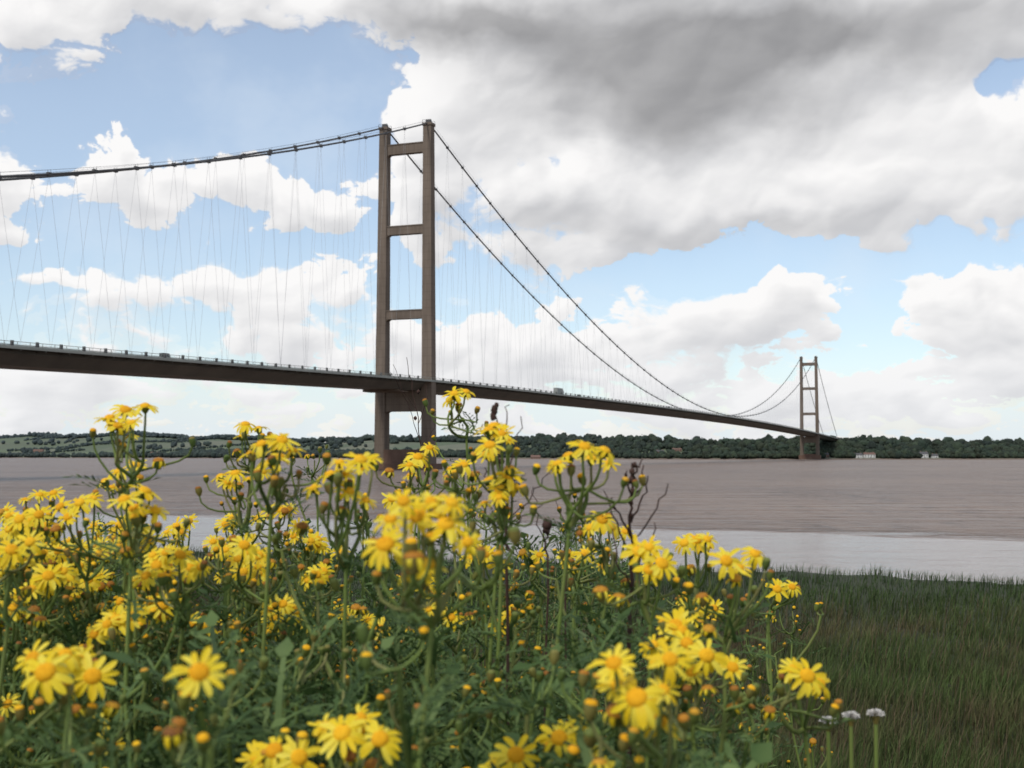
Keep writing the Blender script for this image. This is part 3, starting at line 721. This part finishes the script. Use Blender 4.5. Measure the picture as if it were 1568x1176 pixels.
edge=.07+.34*ss(-.15,.35,fbm(az+3,yy,6,2))
alpha=ss(0.0,1.0,np.clip(dens/edge,0,1))
def shift(a,dx,dy):
    b=np.roll(a,(-dy,-dx),(0,1));
    if dy>0: b[-dy:]=a[-1:]
    return b
Lm=np.zeros_like(tau);wsum=0
for k in range(1,9):
    w=1-.08*k;Lm+=w*np.clip(shift(tau,-int(2*k),int(7*k)),0,.8);wsum+=w
Lm/=wsum
def blur(a,n):
    for ax in (0,1):
        c=np.cumsum(np.pad(a,[(n+1,n) if i==ax else (0,0) for i in (0,1)],mode='edge'),axis=ax,dtype=np.float64)
        a=(np.take(c,np.arange(2*n+1,c.shape[ax]),axis=ax)-np.take(c,np.arange(0,c.shape[ax]-2*n-1),axis=ax))/(2*n+1)
    return a
hgt=np.sqrt(tau)*.8+.9*bl*ss(0,.25,tau)
rel=np.zeros_like(tau)
for n_,amp in ((1,1.5),(4,5.0),(10,12.0),(24,24.0)):
    hb=blur(blur(hgt,n_),n_);gy_,gx_=np.gradient(hb);rel+=amp*(-(gy_*.85)+gx_*.4)
relief=np.tanh(rel*.9)
light=np.exp(-1.35*Lm)
GR=[(1030,150,300,95,1.0),(960,40,420,80,.8),(1400,45,300,65,.7),(700,30,180,40,.5),(830,345,200,40,.30),(1150,345,220,32,.35),(250,8,200,26,.2)]
WH=[(690,150,110,60,.6),(1420,200,220,60,.55),(1250,265,260,45,.5),(820,265,150,45,.5),(1520,300,140,50,.45),(1080,290,150,35,.3)]
grey=np.clip(blobs(GR,1.0,1.4),0,1);whb=np.clip(blobs(WH,1.0),0,1)
bright=np.clip(.27+.74*light+.42*relief+.45*whb,0,1)
bright=bright*(1-.84*grey)+grey*.14*(fbm(az,yy,8,6,.55)+.3*relief)
bright=np.clip(bright,0,1)[...,None]
lo=(np.array([.53,.54,.57])*(1-grey[...,None])+np.array([.315,.315,.325])*grey[...,None])
colr=lo*(1-bright)+np.array([.97,.96,.955])*bright
hz=(.50*(1-ss(.0,.13,el)))[...,None]
colr=colr*(1-hz)+np.array([.80,.82,.855])*hz
alpha=np.maximum(alpha,.85*(1-ss(.0,.12,el)))
alpha=np.maximum(alpha,.30+.18*ss(-.1,.5,fbm(az,yy,5,6,.6)))
veil=(1-ss(.0,.5,dens/.1+.3))[...,None]*.7
colr=colr*(1-veil)+np.array([.70,.82,.94])*veil
img=bpy.data.images.new('cumulus_field',CW,CH,alpha=True,float_buffer=True)
img.colorspace_settings.name='Non-Color';img.alpha_mode='CHANNEL_PACKED'
img.pixels.foreach_set(np.concatenate([colr,alpha[...,None]],2).astype(np.float32).ravel());img.update();img.pack()

W=bpy.data.worlds.new('World');S.world=W;W.use_nodes=True;nt=W.node_tree;nt.nodes.clear()
def mrange(t,f,a,b,c,d,smooth=True):
    n=t.nodes.new('ShaderNodeMapRange');n.interpolation_type='SMOOTHSTEP' if smooth else 'LINEAR'
    t.links.new(f,n.inputs[0])
    for i,v in zip((1,2,3,4),(a,b,c,d)): n.inputs[i].default_value=v
    return n.outputs[0]
tc=nt.nodes.new('ShaderNodeTexCoord');D=tc.outputs['Generated']
s_=nt.nodes.new('ShaderNodeSeparateXYZ');nt.links.new(D,s_.inputs[0])
azn=math_(nt,'ARCTAN2',s_.outputs[0],s_.outputs[1]);eln=math_(nt,'ARCSINE',s_.outputs[2])
cmb=nt.nodes.new('ShaderNodeCombineXYZ');nt.links.new(mrange(nt,azn,AZ0,AZ1,0,1,False),cmb.inputs[0]);nt.links.new(mrange(nt,eln,EL0,EL1,0,1,False),cmb.inputs[1])
it=nt.nodes.new('ShaderNodeTexImage');it.image=img;it.extension='EXTEND';it.interpolation='Linear';nt.links.new(cmb.outputs[0],it.inputs[0])
inside=math_(nt,'MULTIPLY',mrange(nt,math_(nt,'ABSOLUTE',azn),.62,.78,1,0),mrange(nt,eln,.46,.58,1,0))
cn=noise(nt,3.2,5,.6,vec=D,stretch=(1,1,1.6))
calpha=mrange(nt,cn,.44,.58,.3,1);ccol=ramp(nt,noise(nt,4,3,.5,vec=D),[(.35,(.58,.58,.59)),(.65,(.90,.89,.88))])
fa=nt.nodes.new('ShaderNodeMix');nt.links.new(inside,fa.inputs[0]);nt.links.new(calpha,fa.inputs[2]);nt.links.new(it.outputs['Alpha'],fa.inputs[3])
fc=mixc(nt,inside,ccol,it.outputs['Color'])
sky=nt.nodes.new('ShaderNodeTexSky');sky.sky_type='NISHITA';sky.sun_disc=False;sky.sun_elevation=SUN_EL;sky.sun_rotation=SUN_AZ;sky.air_density=1.0;sky.dust_density=.6;sky.ozone_density=1.5
bg1=nt.nodes.new('ShaderNodeBackground');bg1.inputs[1].default_value=.15;nt.links.new(sky.outputs[0],bg1.inputs[0])
bg2=nt.nodes.new('ShaderNodeBackground');bg2.inputs[1].default_value=1.0;nt.links.new(fc,bg2.inputs[0])
mx=nt.nodes.new('ShaderNodeMixShader');nt.links.new(fa.outputs[0],mx.inputs[0]);nt.links.new(bg1.outputs[0],mx.inputs[1]);nt.links.new(bg2.outputs[0],mx.inputs[2])
wo=nt.nodes.new('ShaderNodeOutputWorld');nt.links.new(mx.outputs[0],wo.inputs[0])
try:
    W.cycles.sampling_method='MANUAL';W.cycles.sample_map_resolution=512
except Exception: pass

sl_=bpy.data.lights.new('sun','SUN');sl_.energy=2.0;sl_.angle=math.radians(9);sl_.color=(1,.94,.85)
so=bpy.data.objects.new('sun',sl_);COL.objects.link(so)
dirv=Vector((math.sin(SUN_AZ)*math.cos(SUN_EL),math.cos(SUN_AZ)*math.cos(SUN_EL),math.sin(SUN_EL)))
so.rotation_euler=dirv.to_track_quat('Z','Y').to_euler()

cd=bpy.data.cameras.new('camera');co=bpy.data.objects.new('camera',cd);COL.objects.link(co);S.camera=co
cd.sensor_width=17.3;cd.lens=17.3*1883/1568;cd.clip_start=.02;cd.clip_end=30000
co.location=(0,0,CAM_Z);co.rotation_euler=(math.pi/2+PITCH,0,0)
cd.dof.use_dof=True;cd.dof.focus_distance=2.4;cd.dof.aperture_fstop=9.5
S.view_settings.view_transform='Standard';S.view_settings.look='None';S.view_settings.exposure=0
